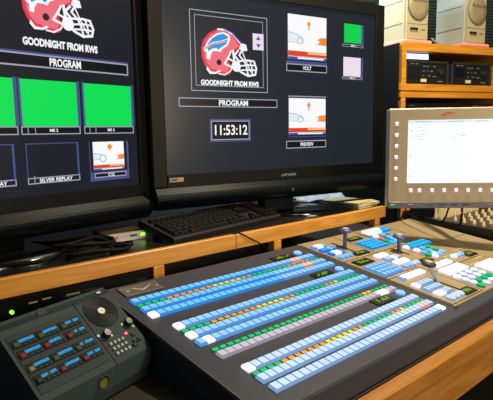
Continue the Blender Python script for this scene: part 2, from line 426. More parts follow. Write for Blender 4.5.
# right television
tile(s2, 'program_window', lambda m: m.frame(.146, .447, .447, .704, .0028, 'scr_line', YS-.001).frame(.163, .429, .464, .689, .0022, 'scr_line', YS-.001)
     .text('GOODNIGHT FROM RWS', .181, .408, .4665, .4845, 'h_white', YS-.002, .05))
tile(s2, 'score_card', lambda m: m.rect(.386, .431, .593, .648, 'scr_pinkwhite', YS-.0012).poly([(.399, .627), (.419, .627), (.409, .640)], 'h_navy', YS-.0016).poly([(.399, .613), (.419, .613), (.409, .601)], 'h_navy', YS-.0016))
tile(s2, 'program_caption', lambda m: m.frame(.0998, .4876, .3952, .4245, .003, 'scr_line', YS-.001).rect(.103, .484, .398, .4215, 'scr_black', YS-.0006).text('PROGRAM', .247, .362, .400, .4195, 'scr_white', YS-.002, .03))
tile(s2, 'clock_readout', lambda m: m.frame(.2100, .3730, .2790, .3560, .004, 'scr_blue', YS-.0008).frame(.2148, .3675, .2845, .3505, .0035, 'scr_line', YS-.001).rect(.218, .364, .288, .347, 'scr_black', YS-.0006).text('11:53:12', .229, .358, .301, .336, 'scr_white', YS-.002, .02))
tile(s2, 'volt_window', lambda m: ad(m, .537, .718, .572, .730))
tile(s2, 'volt_caption', lambda m: m.rect(.529, .722, .556, .566, 'scr_blue', YS-.001).frame(.5295, .7215, .528, .556, .0035, 'scr_line', YS-.001).rect(.533, .718, .5315, .5525, 'scr_black', YS-.0006).text('VOLT', .604, .645, .535, .549, 'scr_white', YS-.002, .02))
tile(s2, 'preview_window', lambda m: (m.rect(.536, .718, .437, .4405, 'scr_line', YS-.001), m.rect(.536, .718, .2885, .2915, 'scr_blue', YS-.001), ad(m, .5395, .7155, .297, .432)))
tile(s2, 'preview_caption', lambda m: m.frame(.527, .7185, .247, .2757, .0035, 'scr_line', YS-.001).rect(.531, .715, .2505, .272, 'scr_black', YS-.0006).text('PREVIEW', .593, .655, .2545, .268, 'scr_white', YS-.002, .02))
tile(s2, 'green_tile', lambda m: m.rect(.808, .899, .650, .7215, 'scr_greenr', YS-.001).rect(.9, .912, .646, .722, 'scr_blue', YS-.0006).frame(.7988, .910, .635, .645, .002, 'scr_line', YS-.001).text('ME 1', .845, .872, .637, .643, 'scr_white', YS-.002, .02))
tile(s2, 'white_tile', lambda m: m.rect(.8053, .8973, .522, .5955, 'scr_pinkwhite', YS-.001).rect(.8985, .911, .520, .596, 'scr_blue', YS-.0006).frame(.7986, .908, .5105, .5195, .002, 'scr_line', YS-.001).text('ME 2', .84, .868, .5125, .5180, 'scr_white', YS-.002, .02))
# left television
tile(s1, 'program_lettering', lambda m: m.text('GOODNIGHT FROM RWS', -.401, -.180, .540, .5605, 'h_white', YS-.002, .05))
tile(s1, 'program_caption', lambda m: m.frame(-.86, -.0752, .4860, .5200, .004, 'scr_line', YS-.001).rect(-.86, -.0745, .5200, .5245, 'scr_blue', YS-.001).rect(-.86, -.079, .490, .516, 'scr_black', YS-.0006).text('PROGRAM', -.331, -.237, .4925, .5135, 'scr_white', YS-.002, .03))
for i, (a, b, n) in enumerate(((-.2325, -.0697, 'ME 3'), (-.416, -.2558, 'ME 2'), (-.600, -.4345, 'ME 1'))):
    tile(s1, 'green_tile', lambda m: m.rect(a, b, .3345, .4545, 'scr_green', YS-.001).rect(b, b+.010, .3345, .458, 'scr_blue', YS-.0006).rect(a-.006, a, .3345, .458, 'scr_blue', YS-.0006)
         .frame(a-.005, b+.006, .3125, .3340, .0028, 'scr_line', YS-.001).rect(a+.012, a+.014, .315, .332, 'scr_line', YS-.001).rect(a+.032, a+.034, .315, .332, 'scr_line', YS-.001).rect(a, b, .315, .331, 'scr_black', YS-.0006).text(n, a+.073, a+.097, .3195, .3275, 'scr_white', YS-.002, .02))
for a, b, n in ((-.4135, -.2600, 'SILVER REPLAY'), (-.598, -.4435, 'GOLD REPLAY')):
    tile(s1, 'replay_window', lambda m: m.frame(a, b, .198, .2900, .0025, 'scr_blue', YS-.001).rect(b-.006, b, .198, .29, 'scr_blue', YS-.001).frame(a, b, .1828, .2000, .0028, 'scr_line', YS-.001)
         .rect(a+.018, a+.020, .184, .205, 'scr_line', YS-.001).text(n, a+.032, b-.024, .186, .1965, 'scr_white', YS-.002, .02))
tile(s1, 'graphics_window', lambda m: (ad(m, -.2135, -.105, .206, .289), m.rect(-.226, -.2235, .175, .29, 'scr_blue', YS-.001), m.rect(-.095, -.088, .175, .29, 'scr_blue', YS-.001), m.rect(-.226, -.088, .175, .2015, 'scr_blue', YS-.0006),
     m.frame(-.2115, -.099, .184, .1985, .0028, 'scr_line', YS-.001), m.rect(-.21, -.101, .186, .197, 'scr_black', YS-.0009), m.text('CG', -.166, -.144, .1865, .1960, 'scr_white', YS-.002, .02)))
# marks on the bezels
MB().rect(.056, .105, .153, .167, 'sticker', -.0124).rect(.086, .103, .1545, .1655, 'orange_plug', -.0128).text('1080P', .059, .084, .156, .164, 'bezel', -.0128, .02).build('sticker', T2)
MB().text('MITSUBISHI', .510, .566, .147, .156, 'bezel_text', -.0126, .01).poly([(.500, .147), (.507, .147), (.5035, .156)], 'bezel_text', -.0126).build('maker_lettering', T2)
MB().text('MITSUBISHI', -.575, -.515, .128, .137, 'bezel_text', -.0126, .01).build('maker_lettering', T1)
MB().cyl((.534, .098, .033), .007, .004, 'chrome', 16, Matrix.Rotation(R(90), 4, 'X')).build('emblem', T2)
MB().cyl((.012, .1275, .012), .0035, .003, 'blue_led', 12, Matrix.Rotation(R(90), 4, 'X')).build('power_light', T2)

# ------------------------------------------------------------------ keyboard
kb = empty('keyboard', (.766, 1.180, -.3085), 8.2, 0, label='black computer keyboard on the shelf below the gap between the televisions', cat='keyboard')
KT = Matrix.Rotation(R(11), 4, 'X')
KW, KD = .505, .165
MB().prism([(0, 0), (0, .012), (.006, .015), (KD-.006, .022), (KD, .018), (KD, .0)], 0, KW, 'kbd', KT).build('body', kb)
rowy = [.020, .042, .061, .080, .099, .128]
for r, y in enumerate(rowy):
    runs = [(.012, .345, 15), (.357, .413, 3), (.425, .495, 4)]
    if r == 0: runs = [(.012, .07, 3), (.074, .245, 1), (.249, .345, 4), (.357, .413, 3), (.425, .495, 3)]
    if r == 1: runs = [(.012, .345, 12), (.377, .393, 1), (.425, .495, 4)]
    if r == 2: runs = [(.012, .345, 13), (.425, .495, 4)]
    for a, b, n in runs:
        p = (b-a)/n
        for k in range(n):
            cx = a+p*(k+.5); z = .015+.007*y/KD
            mm = 'key_red' if (r in (4, 5) and a > .3 and random.random() < .35) else ('key_dark' if r == 5 or k == 0 or a > .3 else 'key')
            MB().frustum(cx, y, z, z+.0085, p-.0012, .0175, p-.005, .0125, mm, mm, KT).build('key', kb)
for x in (.05, .44): MB().box(x, x+.03, KD-.02, KD-.012, .001, .028, 'kbd').build('foot', kb)
# ------------------------------------------------------------------ things on the shelf
bx = empty('interface_box', (.634, 1.322, -.3095), -4.6, label='small silver fronted interface box with a green light left of the keyboard', cat='electronic box')
MB().box(0, .126, .003, .115, .002, .024, 'brown_top', bev=.002).build('case', bx)
MB().box(-.001, .127, -.001, .003, .001, .025, 'silver').build('front_panel', bx)
MB().box(.103, .117, -.003, -.001, .010, .018, 'green_led').build('indicator_light', bx)
MB().box(.070, .092, -.0025, -.001, .012, .017, 'black').build('card_slot', bx)
MB().cyl((.028, .013, .001), .006, .004, 'orange_plug', 14, Matrix.Rotation(R(90), 4, 'X')).build('knob', bx)
MB().box(.042, .064, -.0016, -.001, .013, .0155, 'bezel_text').build('front_mark', bx)
def cable(pts, r, m, label, group=None, cat='cable'):
    o = Vector(pts[0])
    return solo(MB().tube([Vector(p)-o for p in pts], r, m), 'cable', tuple(o), label=label, cat=cat, group=group)
random.seed(8)
for i, lab in enumerate(('topmost loop of the black cable tangle beside the silver fronted box', 'black cable trailing leftward along the shelf below the left television', 'low loop of black cable nearest the oak edge of the shelf', 'black cable running back under the left television from the tangle')):
    cx, cy = ((.545, 1.255), (.42, 1.24), (.56, 1.215), (.56, 1.30))[i]
    if i == 1: pts = [(.20, 1.22, -.304), (.30, 1.25, -.302), (.42, 1.22, -.300), (.50, 1.26, -.288), (.58, 1.235, -.290), (.60, 1.20, -.304)]
    elif i == 3: pts = [(.47, 1.46, -.303), (.50, 1.36, -.290), (.56, 1.30, -.276), (.60, 1.27, -.284), (.62, 1.24, -.303)]
    else:
        rx, ry = ((.075, .035), (0, 0), (.085, .022))[i]
        pts = [(cx+rx*math.cos(t*.9), cy+ry*math.sin(t*.9), (-.282 if i == 0 else -.298)+.006*math.sin(t*1.7)) for t in range(9)]
    cable(pts, .0055, 'rubber', lab)
cable([(.612, 1.262, -.3025), (.625, 1.235, -.302), (.648, 1.222, -.300), (.662, 1.236, -.298), (.652, 1.252, -.302)], .0075, 'rubber', 'short thick black cable end in front of the silver fronted box')
for i, (dx, dy, h, m) in enumerate(((0, 0, .010, 'paper'), (.006, .01, .008, 'paper2'), (-.003, .004, .005, 'paper'))):
    z = -.3095+(0, .0102, .0184)[i]
    b = empty('booklet', (1.640+dx, 1.185+dy, z), (3, -4, 6)[i], label=('tan booklet at the bottom of the small pile on the right end of the shelf', 'cream booklet in the middle of the small pile on the shelf end', 'thin tan booklet on top of the pile at the shelf end')[i], cat='booklet')
    MB().box(0, .135, 0, .17, .001, h-.001, 'paper2').build('pages', b)
    MB().box(-.001, .137, -.001, .172, h-.001, h, m).box(-.001, .137, -.001, .172, 0, .001, m).box(-.002, -.001, -.001, .172, 0, h, m).build('cover', b)
wr = MB(); n = 9  # crumpled shape added in place of daylight reflected in the glossy television base
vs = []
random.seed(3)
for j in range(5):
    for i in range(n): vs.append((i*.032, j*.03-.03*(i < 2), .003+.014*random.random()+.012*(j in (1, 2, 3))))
wr.add(vs, [(j*n+i, j*n+i+1, (j+1)*n+i+1, (j+1)*n+i) for j in range(4) for i in range(n-1)], 'glare_white')
wr.lathe([(.005, .0), (.024, .004), (.030, .014), (.022, .026), (.006, .031)], 'glare_white', 14, Matrix.Translation((-.012, -.03, 0)))
solo(wr, 'glare_shape', (1.585, 1.452, -.3088), -12, label='crumpled white shape added for the glare behind the right television stand', cat='added glare shape')
cable([(1.40, 1.40, -.290), (1.46, 1.37, -.282), (1.53, 1.30, -.285), (1.57, 1.22, -.300), (1.565, 1.185, -.3055)], .0028, 'rubber', 'thin black cable curving over the right television stand')
cable([(.97, 1.165, -.3065), (.985, 1.148, -.306), (1.015, 1.135, -.325), (1.06, 1.132, -.350), (1.09, 1.128, -.376), (1.11, 1.122, -.392)], .0024, 'rubber', 'thin black cable hanging over the oak shelf edge below the keyboard')

# ------------------------------------------------------------------ rack equipment under the shelf
g1 = empty('rack_unit', (.185, 1.150, -.4945), 0, label='black rack unit with small navy display under the shelf behind the intercom', cat='rack equipment')
MB().box(0, .48, .005, .35, .002, .1345, 'black').build('case', g1)
MB().box(-.0, .485, 0, .005, .0, .1375, 'rubber').rect(.445, .475, .108, .118, 'ccu_frame', -.0006).rect(.445, .47, .092, .102, 'silver_dim', -.0006).rect(.255, .29, .116, .121, 'silver_dim', -.0006).rect(.30, .33, .118, .122, 'ccu_frame', -.0006).rect(.17, .19, .118, .122, 'knob_tan', -.0006).rect(.2, .22, .12, .124, 'knob_tan', -.0006).build('front_panel', g1)
MB().box(.365, .440, -.003, 0, .094, .114, 'display_navy').build('display', g1)
for x, z in ((.255, .095), (.285, .105), (.315, .098)): MB().cyl((x, z, .0), .0065, .012, 'black', 14, Matrix.Rotation(R(90), 4, 'X')).build('knob', g1)
for x in (.02, .04, .06): MB().cyl((x, .112, .0), .006, .004, 'silver_dim', 14, Matrix.Rotation(R(90), 4, 'X')).build('socket', g1)
MB().cyl((.132, .1095, .0), .0045, .006, 'green_led', 14, Matrix.Rotation(R(90), 4, 'X')).build('indicator_light', g1)
g2 = empty('rack_unit', (.73, 1.21, -.4945), 0, label='dark rack unit set back under the shelf with a small red light', cat='rack equipment')
MB().box(0, .40, .003, .28, 0, .128, 'black').build('case', g2)
MB().box(0, .40, 0, .003, .0, .13, 'black', bev=.001).rect(.30, .306, .06, .068, 'blue_led', -.0006).rect(.12, .2, .1, .104, 'ccu_frame', -.0006).build('front_panel', g2)
MB().box(.356, .369, -.004, 0, .040, .070, 'red_glow').build('indicator_light', g2)

# ------------------------------------------------------------------ video switcher panel
TL = 7.67
SO = (.5416, 1.0102, -.385)
sw = empty('video_switcher', SO, 0, TL, label='wide sloping video switcher console covered in rows of glowing blue buttons', cat='control panel')
ct, st = math.cos(R(TL)), math.sin(R(TL))
def loc(Y, Z):   # world Y,Z -> panel (v,w)
    dy, dz = Y-SO[1], Z-SO[2]
    return (dy*ct+dz*st, -dy*st+dz*ct)
VF, VB = -.478, .104
U0, U1 = -.030, 1.352
yf = SO[1]+VF*ct; zf = SO[2]+VF*st; yb = SO[1]+VB*ct; zb_ = SO[2]+VB*st
prof = [loc(yf, -.4945), (VF, -.004), (VF+.004, 0), (VB-.004, 0), (VB, -.004), loc(yb, -.4945)]
MB().prism(prof, U0, U1, 'charcoal').build('housing', sw)
MB().box(U0-.003, U0, VF+.002, VB-.002, -.006, .001, 'edge_metal').build('edge_trim', sw)
# right hand control plate with its grooves
pl = MB().box(.653, U1-.006, -.444, VB-.006, -.002, .003, 'plate', bev=.001)
pl.build('control_plate', sw)
gr = MB()
def gl(u0, v0, u1, v1, w=.0025):
    if abs(u1-u0) > abs(v1-v0): gr.box(u0, u1, v0-w/2, v0+w/2, .0028, .0034, 'groove')
    else: gr.box(u0-w/2, u0+w/2, v0, v1, .0028, .0034, 'groove')
gl(.657, -.437, .657, .09, .005)
for vv in (-.092, -.247, -.295+.06): gl(.66, vv, .83, vv, .0022)
gl(.83, -.43, .83, .09); gl(.95, -.25, .95, .09); gl(.83, -.09, .95, -.09); gl(.66, -.437, .83, -.437); gl(.98, -.28, .98, -.08); gl(.84, -.29, 1.12, -.29); gl(1.13, -.44, 1.13, .09)
gl(1.13, -.14, 1.34, -.14, .002)
gl(.64, -.45, .66, -.45)
gr.build('panel_groove', sw)
mk = MB()
for a, b, v in ((.665, .70, .060), (.735, .79, -.085), (.85, .90, .055), (.70, .76, -.240), (.86, .93, -.25), (.99, 1.06, -.235), (1.0, 1.06, -.32), (1.1, 1.16, -.22), (.86, .93, -.285), (1.08, 1.14, -.30)):
    mk.box(a, b, v-.0016, v+.0016, .003, .0034, 'knob_pale')
mk.build('printed_marks', sw)
# plaque with maker's mark, rear left
pq = MB().box(.0, .105, .034, .084, 0, .004, 'brushed', bev=.001).build('maker_plaque', sw)
MB().add([(.030, .066, .0045), (.036, .069, .0045), (.053, .052, .0045), (.083, .068, .0045), (.083, .065, .0045), (.054, .044, .0045), (.050, .044, .0045)], [(0, 6, 2, 1), (2, 6, 5), (2, 5, 4, 3)], 'silver')\
    .box(.012, .02, .054, .06, .004, .0046, 'silver').box(.09, .097, .05, .055, .004, .0046, 'silver').build('winged_mark', pq)

BTN = {}
def btn_mesh(kind, w, d, h):
    key = (kind, round(w, 4), round(d, 4), h)
    if key not in BTN:
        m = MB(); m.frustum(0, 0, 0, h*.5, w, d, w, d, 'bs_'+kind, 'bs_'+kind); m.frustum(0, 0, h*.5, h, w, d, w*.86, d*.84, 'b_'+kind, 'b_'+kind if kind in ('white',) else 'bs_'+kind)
        o = m.build('button'); BTN[key] = o.data; bpy.data.objects.remove(o)
    return BTN[key]
def round_mesh(kind, r, h=.008):
    key = (kind, 'r', r)
    if key not in BTN:
        m = MB(); m.cyl((0, 0, 0), r, h*.6, 'bs_'+kind, 16); m.cyl((0, 0, h*.6), r*.98, h*.4, 'b_'+kind, 16, r2=r*.75)
        o = m.build('button'); BTN[key] = o.data; bpy.data.objects.remove(o)
    return BTN[key]
buttons = []     # (name, mesh, u, v, w)
def B(name, me, u, v, w=0.0): buttons.append((name, me, u, v, w))
N = 32
banks = [(.004, .608, (0, -.0240, -.047, -.079)), (.021, .608, (-.152, -.176, -.198, -.231)), (.038, .611, (-.354, -.376, -.394, -.4265))]
leg = ['gggg'+'o'*7+'y'*5+'oo'+'g'*7+'oog'+'oogg', 'gggg'+'o'*7+'y'*5+'oo'+'g'*6+'ooy'+'g'*5, 'gggg'+'o'*7+'y'*5+'oo'+'g'*6+'ooy'+'g'*5]
LK = {'g': 'green', 'o': 'orange', 'y': 'yellow'}
for bi, (ua, ub, vv) in enumerate(banks):
    p = (ub-ua)/(N-1)
    kind = ('sat', 'blue', 'pale')[bi]
    for r in (0, 2, 3):
        for k in range(N):
            kk = kind
            if bi == 0 and r == 3 and k == 0: kk = 'white'
            if bi == 0 and k > 20: kk = 'blue'
            if bi == 0 and r == 0 and k in (27, 28): kk = 'pink'
            if bi == 0 and r == 2 and k in (27, 28): kk = 'pink'
            if bi == 1 and ((r in (0, 2) and k == 0) or (r == 3 and k == 1)): kk = 'white'
            if bi == 2 and r == 0 and k == 0: kk = 'white'
            if bi == 2 and r == 2 and k in (29, 30): kk = 'pink'
            if bi == 2 and r == 3 and k == 31: kk = 'white'
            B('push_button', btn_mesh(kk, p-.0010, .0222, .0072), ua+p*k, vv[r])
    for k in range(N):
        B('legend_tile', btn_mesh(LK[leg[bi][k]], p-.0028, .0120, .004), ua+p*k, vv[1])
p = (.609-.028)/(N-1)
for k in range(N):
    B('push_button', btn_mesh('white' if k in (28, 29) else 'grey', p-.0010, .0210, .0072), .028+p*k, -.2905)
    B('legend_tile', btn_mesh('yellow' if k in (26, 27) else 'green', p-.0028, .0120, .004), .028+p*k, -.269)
def row(kinds, u0, u1, v, w=None, d=.0235):
    n = len(kinds); pp = (u1-u0)/n
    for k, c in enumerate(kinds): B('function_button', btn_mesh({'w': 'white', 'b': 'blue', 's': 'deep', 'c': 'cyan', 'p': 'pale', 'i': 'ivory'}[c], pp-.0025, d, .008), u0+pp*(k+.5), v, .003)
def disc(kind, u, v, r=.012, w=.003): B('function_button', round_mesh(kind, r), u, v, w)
row('bwwb', .664, .722, .041); row('ssbs', .666, .735, .007); row('swws', .668, .732, -.028)
for k in range(3): disc('sat', .680+.022*k, -.0635, .0105)
for j in range(4): row('bbbbb', .664, .762, -.165-.0195*j, d=.017)
row('www', .782, .836, -.121); row('ppwp', .784, .855, -.153); row('wwww', .786, .852, -.187)
for k, c in enumerate(('blue', 'blue', 'pale', 'pale')): disc(c, .797+.021*k, -.2165, .0105)
for j in range(4): row('ccccc', .838, .934, -.006-.0185*j, d=.016)
row('wwwwwcc', .966, 1.104, .062, d=.019); row('wwwwccc', .966, 1.104, .041, d=.019)
for c, u, v in (('white', .974, .011), ('sat', 1.015, .011), ('red', .970, -.015), ('sat', 1.014, -.016), ('green', .966, -.038), ('sat', 1.007, -.039), ('cyan', .969, -.060), ('blue', 1.002, -.058), ('cyan', 1.045, -.016), ('cyan', 1.042, -.045)): disc(c, u, v)
row('cccccc', .975, 1.098, -.107, d=.018); row('cccccc', .975, 1.098, -.127, d=.018)
for c, u, v in (('white', .962, -.118), ('white', .970, -.153), ('sat', 1.009, -.151), ('sat', .972, -.178), ('sat', 1.008, -.178), ('green', .964, -.199), ('green', 1.040, -.151), ('pale', .999, -.200), ('white', .974, -.217), ('blue', 1.007, -.212), ('green', 1.04, -.18), ('blue', 1.040, -.205), ('white', 1.026, -.254), ('pale', 1.052, -.252), ('blue', 1.075, -.254)): disc(c, u, v, .0115)
row('pwwwwww', .684, .804, -.268)
row('wwwww', .872, .968, -.268)
row('wwwwww', .846, .966, -.303, d=.018); row('wwwwww', .846, .966, -.324, d=.018)
row('wpppp', .670, .756, -.320); row('ppppp', .673, .745, -.352, d=.022); row('wwpp', .674, .740, -.383)
for k, c in enumerate(('pale', 'pale', 'pale')): disc(c, .690+.0245*k, -.4145, .0125)
for j, v in enumerate((-.3515, -.3765, -.3995, -.4205)):
    for i, u in enumerate((.853, .889, .925, .959)): disc('green' if (j == 2 and i > 0) or (j == 3 and i == 0) else ('white' if i+j == 0 else 'ivory'), u, v, .0122)
row('wwwwww', 1.000, 1.108, -.342, d=.018); row('wwwwww', 1.000, 1.108, -.364, d=.018); row('wwwwww', 1.000, 1.108, -.386, d=.018)
for u, v in ((.5945, .040), (.600, -.120), (.604, -.319)): disc('blue', u, v, .0135, 0)
cam_uv = (-.54, -1.0)
def emit_buttons(name, cap=100):
    L = [b for b in buttons if b[0] == name]
    L.sort(key=lambda b: (b[2]-cam_uv[0])**2+(b[3]-cam_uv[1])**2)
    for (_, me, u, v, w) in L[:cap]:
        o = bpy.data.objects.new(name, me); COL.objects.link(o); o.parent = sw; o.location = (u, v, w)
    rest = L[cap:]
    if rest:
        m = MB()
        for (_, me, u, v, w) in rest:
            T = Matrix.Translation((u, v, w))
            for pgn in me.polygons:
                mn = me.materials[pgn.material_index].name
                m.add([tuple(me.vertices[i].co) for i in pgn.vertices], [tuple(range(len(pgn.vertices)))], mn, T, pgn.use_smooth)
        o = m.build(name, sw); o['kind'] = 'stuff'
for nme in ('push_button', 'legend_tile', 'function_button'): emit_buttons(nme)
def lcd(u0, u1, v0, v1, w=.0, t=None):
    o = MB().box(u0-.012, u1+.012, v0-.007, v1+.007, w, w+.003, 'black', bev=.0008).box(u0, u1, v0, v1, w+.003, w+.0035, 'lcd_back').build('display_window', sw)
    m = MB()
    for j in range(2):
        for k in range(int((u1-u0)/.008)):
            if random.random() < .8: m.box(u0+.003+.008*k, u0+.0095+.008*k, v0+.003+j*(v1-v0-.003)/2, v0+.003+j*(v1-v0-.003)/2+(v1-v0)*.33, w+.0035, w+.004, 'lcd_green')
    m.build('readout', o)
lcd(.495, .560, .030, .046); lcd(.500, .552, -.128, -.110); lcd(.500, .552, -.326, -.308)
lcd(.686, .738, -.133, -.112, .003); lcd(.854, .905, .030, .046, .003); lcd(.753, .800, -.074, -.060, .003)
lcd(.762, .800, -.424, -.406, .003); lcd(.893, .925, -.228, -.214, .003); lcd(1.092, 1.128, -.276, -.256, .003)
# transition levers
def lever(ub, vb, ut, vt, h, ms, mk_, sl0, sl1):
    MB().box(ub-.004, ub+.004, sl0, sl1, .003, .0038, 'groove').build('lever_slot', sw)
    l = MB().tube([(ub, vb, .002), (ub+(ut-ub)*.5, vb+(vt-vb)*.5, h*.5), (ut, vt, h)], .0065, ms, 10).build('fader_lever', sw)
    T = Matrix.Translation((ut, vt, h)) @ Matrix.Rotation(R(90), 4, 'X')
    MB().lathe([(.010, -.0), (.020, .004), (.021, .009), (.016, .013), (.008, .0145)], mk_, 20, Matrix.Translation((ut, vt, h-.004))).cyl((ut, vt, h+.0104), .010, .001, 'knob_pale', 16).build('lever_knob', l)
lever(.772, -.006, .774, .000, .058, 'lever_blue', 'lever_blue', -.05, .05)
lever(.913, -.122, .906, -.118, .050, 'lever_blue', 'lever_blue', -.16, -.09)
lever(.772, -.337, .748, -.312, .050, 'silver', 'charcoal', -.40, -.30)
# cable lying over the plate behind the monitor
cable([(1.86, .98, -.372), (1.80, .90, -.362), (1.745, .83, -.345), (1.735, .815, -.30), (1.74, .822, -.23)], .004, 'rubber', 'black cable dropping from the touch monitor onto the switcher console')
cable([(1.84, 1.125, -.38), (1.79, 1.07, -.330), (1.745, .97, -.345), (1.72, .88, -.335), (1.715, .845, -.24)], .0032, 'rubber', 'thin black cable arching behind the touch monitor to the console rear')
cable([(1.90, 1.135, -.40), (1.85, 1.06, -.30), (1.80, .96, -.27), (1.765, .86, -.25), (1.755, .81, -.20)], .0032, 'rubber', 'thin black cable slung highest behind the lower edge of the touch monitor')

# ------------------------------------------------------------------ intercom
IA, IT = 16.37, 39.83
IO = (.5233, .9045, -.4519)
IO = tuple(c*.9636 for c in IO)
ic = empty('intercom_panel', IO, IA, IT, label='grey sloped desktop intercom with twelve blue readouts, round speaker grille and keypad', cat='intercom')
ic.scale = (.9636,)*3
IW, IH = .268, .181
ci, si = math.cos(R(IT)), math.sin(R(IT))
def il(dy, dz): return (dy*ci+dz*si, -dy*si+dz*ci)
yB = IH*ci; zB = IH*si
pr = [il(0.010, -.0600), il(0.008, -.040), il(0, -.036), (0, -.003), (.003, 0), (IH-.022, 0), (IH, -.008), il(yB+.012, zB-.05), il(yB+.01, -.0600)]
MB().prism(pr, -IW, 0, 'intercom').build('housing', ic)
MB().box(-IW+.003, -.003, IH-.021, IH-.001, -.0065, -.0045, 'intercom_dark').build('rear_band', ic)
MB().prism([(IH-.022, .0006), (IH, -.0074), (IH+.001, -.0080), (IH-.021, -.0005)], -IW, 0, 'intercom_dark').build('rear_trim', ic)
MB().box(-.2605, -.1035, .017, .144, -.002, .0012, 'intercom_inset', bev=.0008).build('key_field', ic)
MB().box(-.0982, -.0962, .0, .164, .0, .0008, 'groove').build('panel_seam', ic)
rowsb = (.1255, .1018, .0718, .0465); colsu = (-.2535, -.2030, -.1520)
bc = [['btn_green', 'btn_green', 'btn_green'], ['btn_red', 'btn_red', 'btn_red'], ['btn_amber', 'btn_green', 'btn_green'], ['btn_off', 'btn_red', 'btn_red']]
random.seed(12)
for j, b in enumerate(rowsb):
    for i, u in enumerate(colsu):
        ce = MB().box(u-.004, u+.0445, b-.0115, b+.008, .0012, .0024, 'cell_dark', bev=.0005).build('channel_cell', ic)
        MB().frustum(u+.003, b-.0045, .0024, .006, .0115, .0105, .009, .008, bc[j][i], bc[j][i]).build('talk_key', ce)
        d = MB().box(u+.0095, u+.0425, b-.0035, b+.0055, .0024, .0028, 'intercom_dark')
        x = u+.0115
        for k in range(5):
            if k == 2 and random.random() < .5: x += .006; continue
            if random.random() < .93:
                d.box(x, x+.0016, b-.0015, b+.004, .0028, .0031, 'lcd_blue').box(x+.0034, x+.005, b-.0015, b+.0040, .0028, .0031, 'lcd_blue').box(x+.0016, x+.0034, b-.0015+.0018*(k % 3), b+.0005+.0018*(k % 3), .0028, .0031, 'lcd_blue')
            x += .0061
        d.build('channel_readout', ce)
        for kx in (.017, .027, .037): MB().box(u+kx, u+kx+.006, b-.0095, b-.007, .0024, .004, 'intercom').build('small_key', ce)
gc = (-.0507, .1235)
gm = MB().cyl((gc[0], gc[1], 0), .040, .0008, 'grille_gap', 40, sy=1.02)
gm.build('speaker_recess', ic)
g = MB()
for k in range(8): g.ring((gc[0], gc[1], .0008), .0105+.0038*k, .0122+.0038*k, .0012, 'grille', 40, sy=1.02)
for k in range(4):
    a = PI/4+k*PI/2+.2
    g.tube([(gc[0]+.008*math.cos(a), gc[1]+.008*math.sin(a), .0015), (gc[0]+.039*math.cos(a), gc[1]+.039*math.sin(a), .0015)], .0011, 'grille', 6)
gg = g.build('speaker_grille', ic)
MB().cyl((gc[0], gc[1], .001), .0088, .0022, 'silver_dim', 24, sy=.9, cap='silver_dim').build('centre_badge', gg)
MB().box(-.030, -.020, .166, .170, .0002, .0006, 'silver_dim', il and None).build('printed_mark', ic)
MB().cyl((-.166, IH-.0115, -.0065), .010, .0050, 'silver_dim', 24, cap='intercom_dark').build('gooseneck_socket', ic)
for j in range(3):
    for i in range(4 if j == 0 else 4): MB().frustum(-.0822+.0106*i, .0465-.0122*j, 0, .004, .0075, .0075, .0058, .0058, 'pale_key', 'pale_key').build('keypad_button', ic)
for u, v in ((-.0215, .0455), (-.0275, .0300), (-.0150, .0300), (-.0335, .0225+.0)): MB().frustum(u, v, 0, .0035, .0095, .009, .008, .007, 'intercom_dark', 'intercom_dark').build('option_key', ic)
MB().cyl((-.0352, .0535, 0), .0032, .0035, 'red_led', 14).build('red_indicator', ic)
for u, v in ((-.0784, .0690), (-.0147, .0735)): MB().lathe([(.0085, 0), (.0088, .009), (.0075, .012)], 'black', 16, Matrix.Translation((u, v, 0))).box(u-.001, u+.001, v-.001, v+.008, .012, .0125, 'silver_dim').build('volume_knob', ic)
for u, v in ((-.094, .0745), (-.0665, .063), (-.028, .076), (-.006, .062)): MB().cyl((u, v, 0), .0028, .0012, 'silver_dim', 12).build('screw', ic)
MB().box(-.086, -.004, .0055, .0062, 0, .0004, 'intercom_dark').build('keypad_edge', ic)
# badge on the front face
FTm = Matrix.Rotation(R(-IT), 4, 'X')
MB().cyl((-.1380, -.016, .0), .0105, .0035, 'silver_dim', 28, FTm @ Matrix.Rotation(R(90), 4, 'X'), cap='btn_amber').ring((-.1380, -.016, .0005), .009, .012, .004, 'chrome', 28, FTm @ Matrix.Rotation(R(90), 4, 'X')).build('round_connector', ic)

# ------------------------------------------------------------------ touch monitor on its pole
mo = empty('touch_monitor', (1.5126, .9718, -.270), -46.7, 0, label='tan framed touch monitor with white softkeys showing a bright white page', cat='monitor')
MW, MH = .475, .341
MB().prism([(.004, 0), (.0, .004), (.0, MH-.004), (.004, MH), (.045, MH-.004), (.045, .004)], 0, MW, 'mon_case').build('case', mo)
MB().box(-.004, 0, .004, .043, .004, MH-.004, 'mon_side', bev=.0015).build('side_trim', mo)
MB().box(.002, MW-.002, -.004, 0, .001, .0225, 'mon_strip', bev=.001).build('lower_strip', mo)
ms = MB().box(.061, MW-.058, -.0015, .0, .0875, .3005, 'ui_white').build('screen', mo)
ui = MB()
ui.rect(.060, MW-.06, .291, .298, 'ui_tint', -.0018)
ui.rect(.085, .135, .294, .2965, 'ui_grey', -.002).rect(.19, .245, .294, .2965, 'ui_grey', -.002).rect(.28, .32, .2935, .296, 'ui_grey', -.002)
for z, m_ in ((.289, 'ui_grey'), (.266, 'ui_blue'), (.244, 'ui_orange'), (.213, 'ui_tint'), (.183, 'ui_blue'), (.138, 'ui_tint'), (.112, 'ui_blue')): ui.disc(.0715, z, .0022, m_, -.002, 8)
